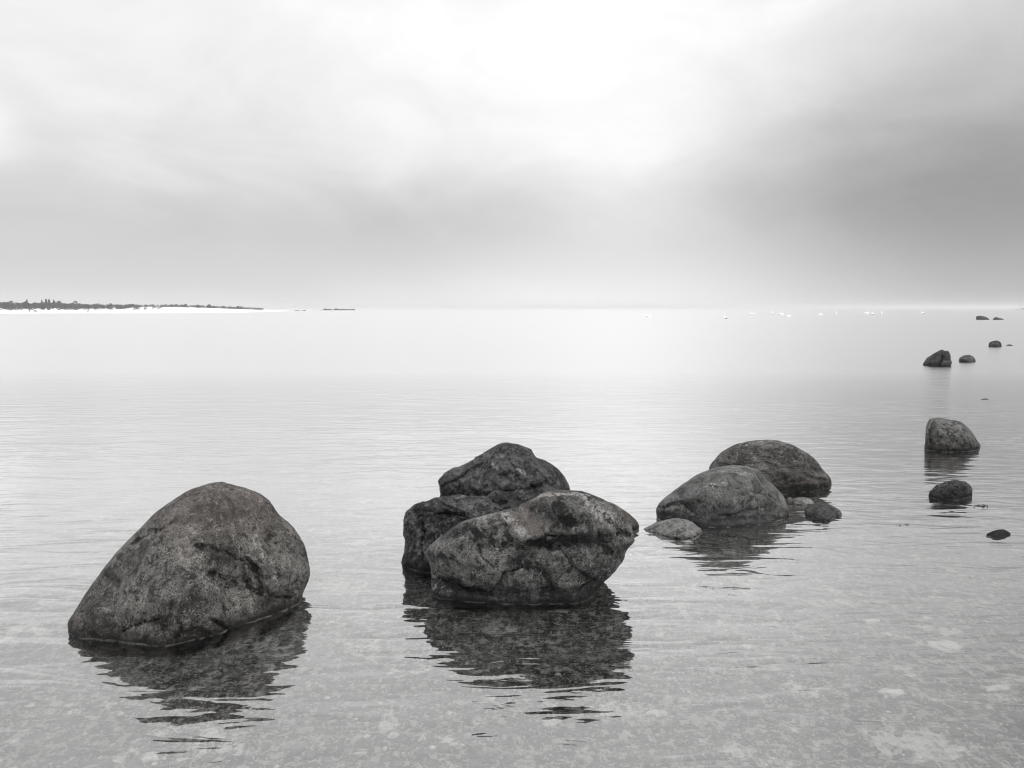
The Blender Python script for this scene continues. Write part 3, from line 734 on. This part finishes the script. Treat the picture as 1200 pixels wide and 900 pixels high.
def trunk():
    Vs, Fs = [], []
    for i, (z, r_) in enumerate([(-.1, .03), (0, .028), (.35, .02), (.8, .007)]):
        for j in range(6): Vs.append((math.cos(j * math.pi / 3) * r_ + .01 * math.sin(z * 7), math.sin(j * math.pi / 3) * r_, z))
        if i: Fs += [((i - 1) * 6 + j, (i - 1) * 6 + (j + 1) % 6, i * 6 + (j + 1) % 6, i * 6 + j) for j in range(6)]
    return Vs, Fs
rt = random.Random(9)
protos = {}
def tree(kind, px_, tt, hgt, wid, label, group, name):
    if name == 'pine_tree': hgt *= .68
    x, y, z = shore(px_, tt)
    e = bpy.data.objects.new(name, None); col.objects.link(e); e.location = (x, y, z)
    e.scale = (hgt * wid, hgt * wid, hgt); e.rotation_euler = (0, 0, rt.random() * 6.28)
    key = (kind, rt.randrange(4))
    if key not in protos:
        c_ = mesh_obj('crown', *crown(kind, rt, 130), M_pine, parent=e, smooth=False)
        k_ = mesh_obj('trunk', *trunk(), M_bark, parent=e); protos[key] = (c_, k_)
    else:
        for q in protos[key]:
            d = q.copy(); col.objects.link(d); d.parent = e
    tag(e, label, 'tree' if name != 'shrub' else 'shrub', group)
GT = 'pines standing on the snowy far shore'; GS = 'dark bushes scattered on the far snow'
LP = 'small dark pine in the tree line on the snowy far shore at the left'
for px_, h_, lb in [(4, 3.3, 'dark pine at the extreme left end of the far tree line'), (16, 4.2, 'bushy broad pine top near the left end of the far shore'), (34.5, 4.9, 'thin pointed pine standing tallest in the left part of the far tree line'),
                    (52, 4.7, 'pointed pine at the left side of the tallest clump on the far shore'), (57, 5.0, 'broad topped pine in the middle of the tallest clump on the far shore'), (60.5, 5.0, 'highest pine of the tallest clump on the far shore'),
                    (66, 4.6, 'pine at the right side of the tallest clump on the far shore'), (72, 4.3, 'lone pointed pine just right of the tallest clump'), (91, 4.2, 'pine standing up where the far tree line starts to thin out')]:
    tree('spire' if h_ > 4.4 else 'round', px_, .42 + rt.uniform(-.03, .03), h_, .8 if px_ not in (34.5, 52) else .55, lb, GT, 'pine_tree')
for i in range(150):
    px_ = -60 + 345 * rt.random()
    hh = float(np.interp(px_, [-60, 0, 60, 90, 130, 170, 230, 308], [3.4, 3.3, 3.4, 2.6, 2.3, 1.5, 2.0, 1.6])) * rt.uniform(.75, 1.2)
    tree('round' if rt.random() < .65 else 'spire', px_, rt.uniform(.16, .5) if px_ < 150 else rt.uniform(.4, .62), hh, rt.uniform(.7, 1.1), LP, GT, 'pine_tree')
for i in range(46):
    px_ = rt.uniform(-40, 170) if i < 34 else rt.uniform(140, 190)
    tree('bush', px_, rt.uniform(.10, .36), rt.uniform(.5, 1.15), 1.0, 'low dark bush on the snow slope of the far shore at the left', GS, 'shrub')
tree('bush', 37, .05, .6, 1.2, 'dark bush low on the snow beach under the thin pointed pine', GS, 'shrub')
tree('bush', 43.5, .05, .75, 1.2, 'darkest bush low on the snow beach, left of the tallest pine clump', GS, 'shrub')
tree('bush', 105, .03, .7, .9, 'lone dark bush at the water edge of the snow beach', GS, 'shrub')
# the belt of undergrowth behind and between them reads as one mass
Vs, Fs = [], []
for i in range(2300):
    px_ = -420 + 730 * rt.random(); tt = rt.uniform(.15, .6) if px_ < 150 else rt.uniform(.36, .62)
    if tt < .36 and mn.noise(Vector((px_ * .16, tt * 14, 2))) < .02: continue
    x, y, z = shore(px_, tt)
    hh = float(np.interp(px_, [-420, 0, 70, 100, 150, 175, 230, 308], [2.1, 2.1, 2.1, 1.7, 1.2, .65, 1.0, .9])) * rt.uniform(.7, 1.1)
    v_, f_ = crown('bush', rt, 16, 1.7); b0 = len(Vs)
    Vs += [(x + q[0] * hh * .9, y + q[1] * hh * .9, z + q[2] * hh) for q in [(c_[0] * 1, c_[1], c_[2]) for c_ in v_]]
    Fs += [tuple(k_ + b0 for k_ in q) for q in f_]
# make clumps a little larger so the belt closes
tag(mesh_obj('pine_thicket', Vs, Fs, M_pine, smooth=False), kind='stuff')

# low reefs near the horizon
def reef(name, px0, px1, py_, hgt, label, mat, seed, cat='reef'):
    x0_, y0_ = spot(px0, py_); x1_, _ = spot(px1, py_); n = 40; Vs, Fs = [], []
    cx_ = (x0_ + x1_) / 2; hw = (x1_ - x0_) / 2
    for j in range(7):
        v_ = j / 6
        for i in range(n + 1):
            u = i / n; env = math.sin(math.pi * u) ** .4 * math.sin(math.pi * v_)
            z = hgt * env * max(.05, .55 + 1.1 * mn.noise(Vector((u * 9 + seed, v_ * 2, seed)))) - .08
            Vs.append((-hw + 2 * hw * u, (v_ - .5) * hw * .6, z))
    for j in range(6):
        for i in range(n): a0 = j * (n + 1) + i; Fs.append((a0, a0 + 1, a0 + n + 2, a0 + n + 1))
    o = mesh_obj(name, Vs, Fs, mat, (cx_, y0_, 0)); tag(o, label, cat, 'low reefs near the horizon')
reef('reef', 374, 417, 363.6, 1.7, 'long thin dark reef on the horizon left of centre', MR_dark, 3)
reef('reef', 345, 352, 364.2, .6, 'tiny dark reef just beyond the tip of the snowy spit', MR_dark, 5)
reef('reef', 354, 359, 364.2, .6, 'tiniest dark reef between the spit tip and the long thin reef', MR_dark, 8)
reef('reef', 1190, 1215, 362.6, 2.0, 'low dark reef on the horizon at the right edge', MR_dark, 12)

# ------------------------------------------------------------------ haze
m, t, out = fresh('sea_haze'); v_ = t.new('ShaderNodeVolumePrincipled')
v_.inputs['Color'].default_value = (.88, .88, .88, 1); v_.inputs['Density'].default_value = .0005; v_.inputs['Anisotropy'].default_value = .2
t.l.new(v_.outputs[0], out.inputs['Volume'])
z0, z1 = -5.2, 9.0
Vs = [(x, y, z) for z in (z0, z1) for y in (HY0, HY1) for x in (-HX, HX)]
Fs = [(0, 2, 3, 1), (4, 5, 7, 6), (0, 1, 5, 4), (2, 6, 7, 3), (0, 4, 6, 2), (1, 3, 7, 5)]
tag(mesh_obj('haze', Vs, Fs, m, smooth=False), kind='stuff')
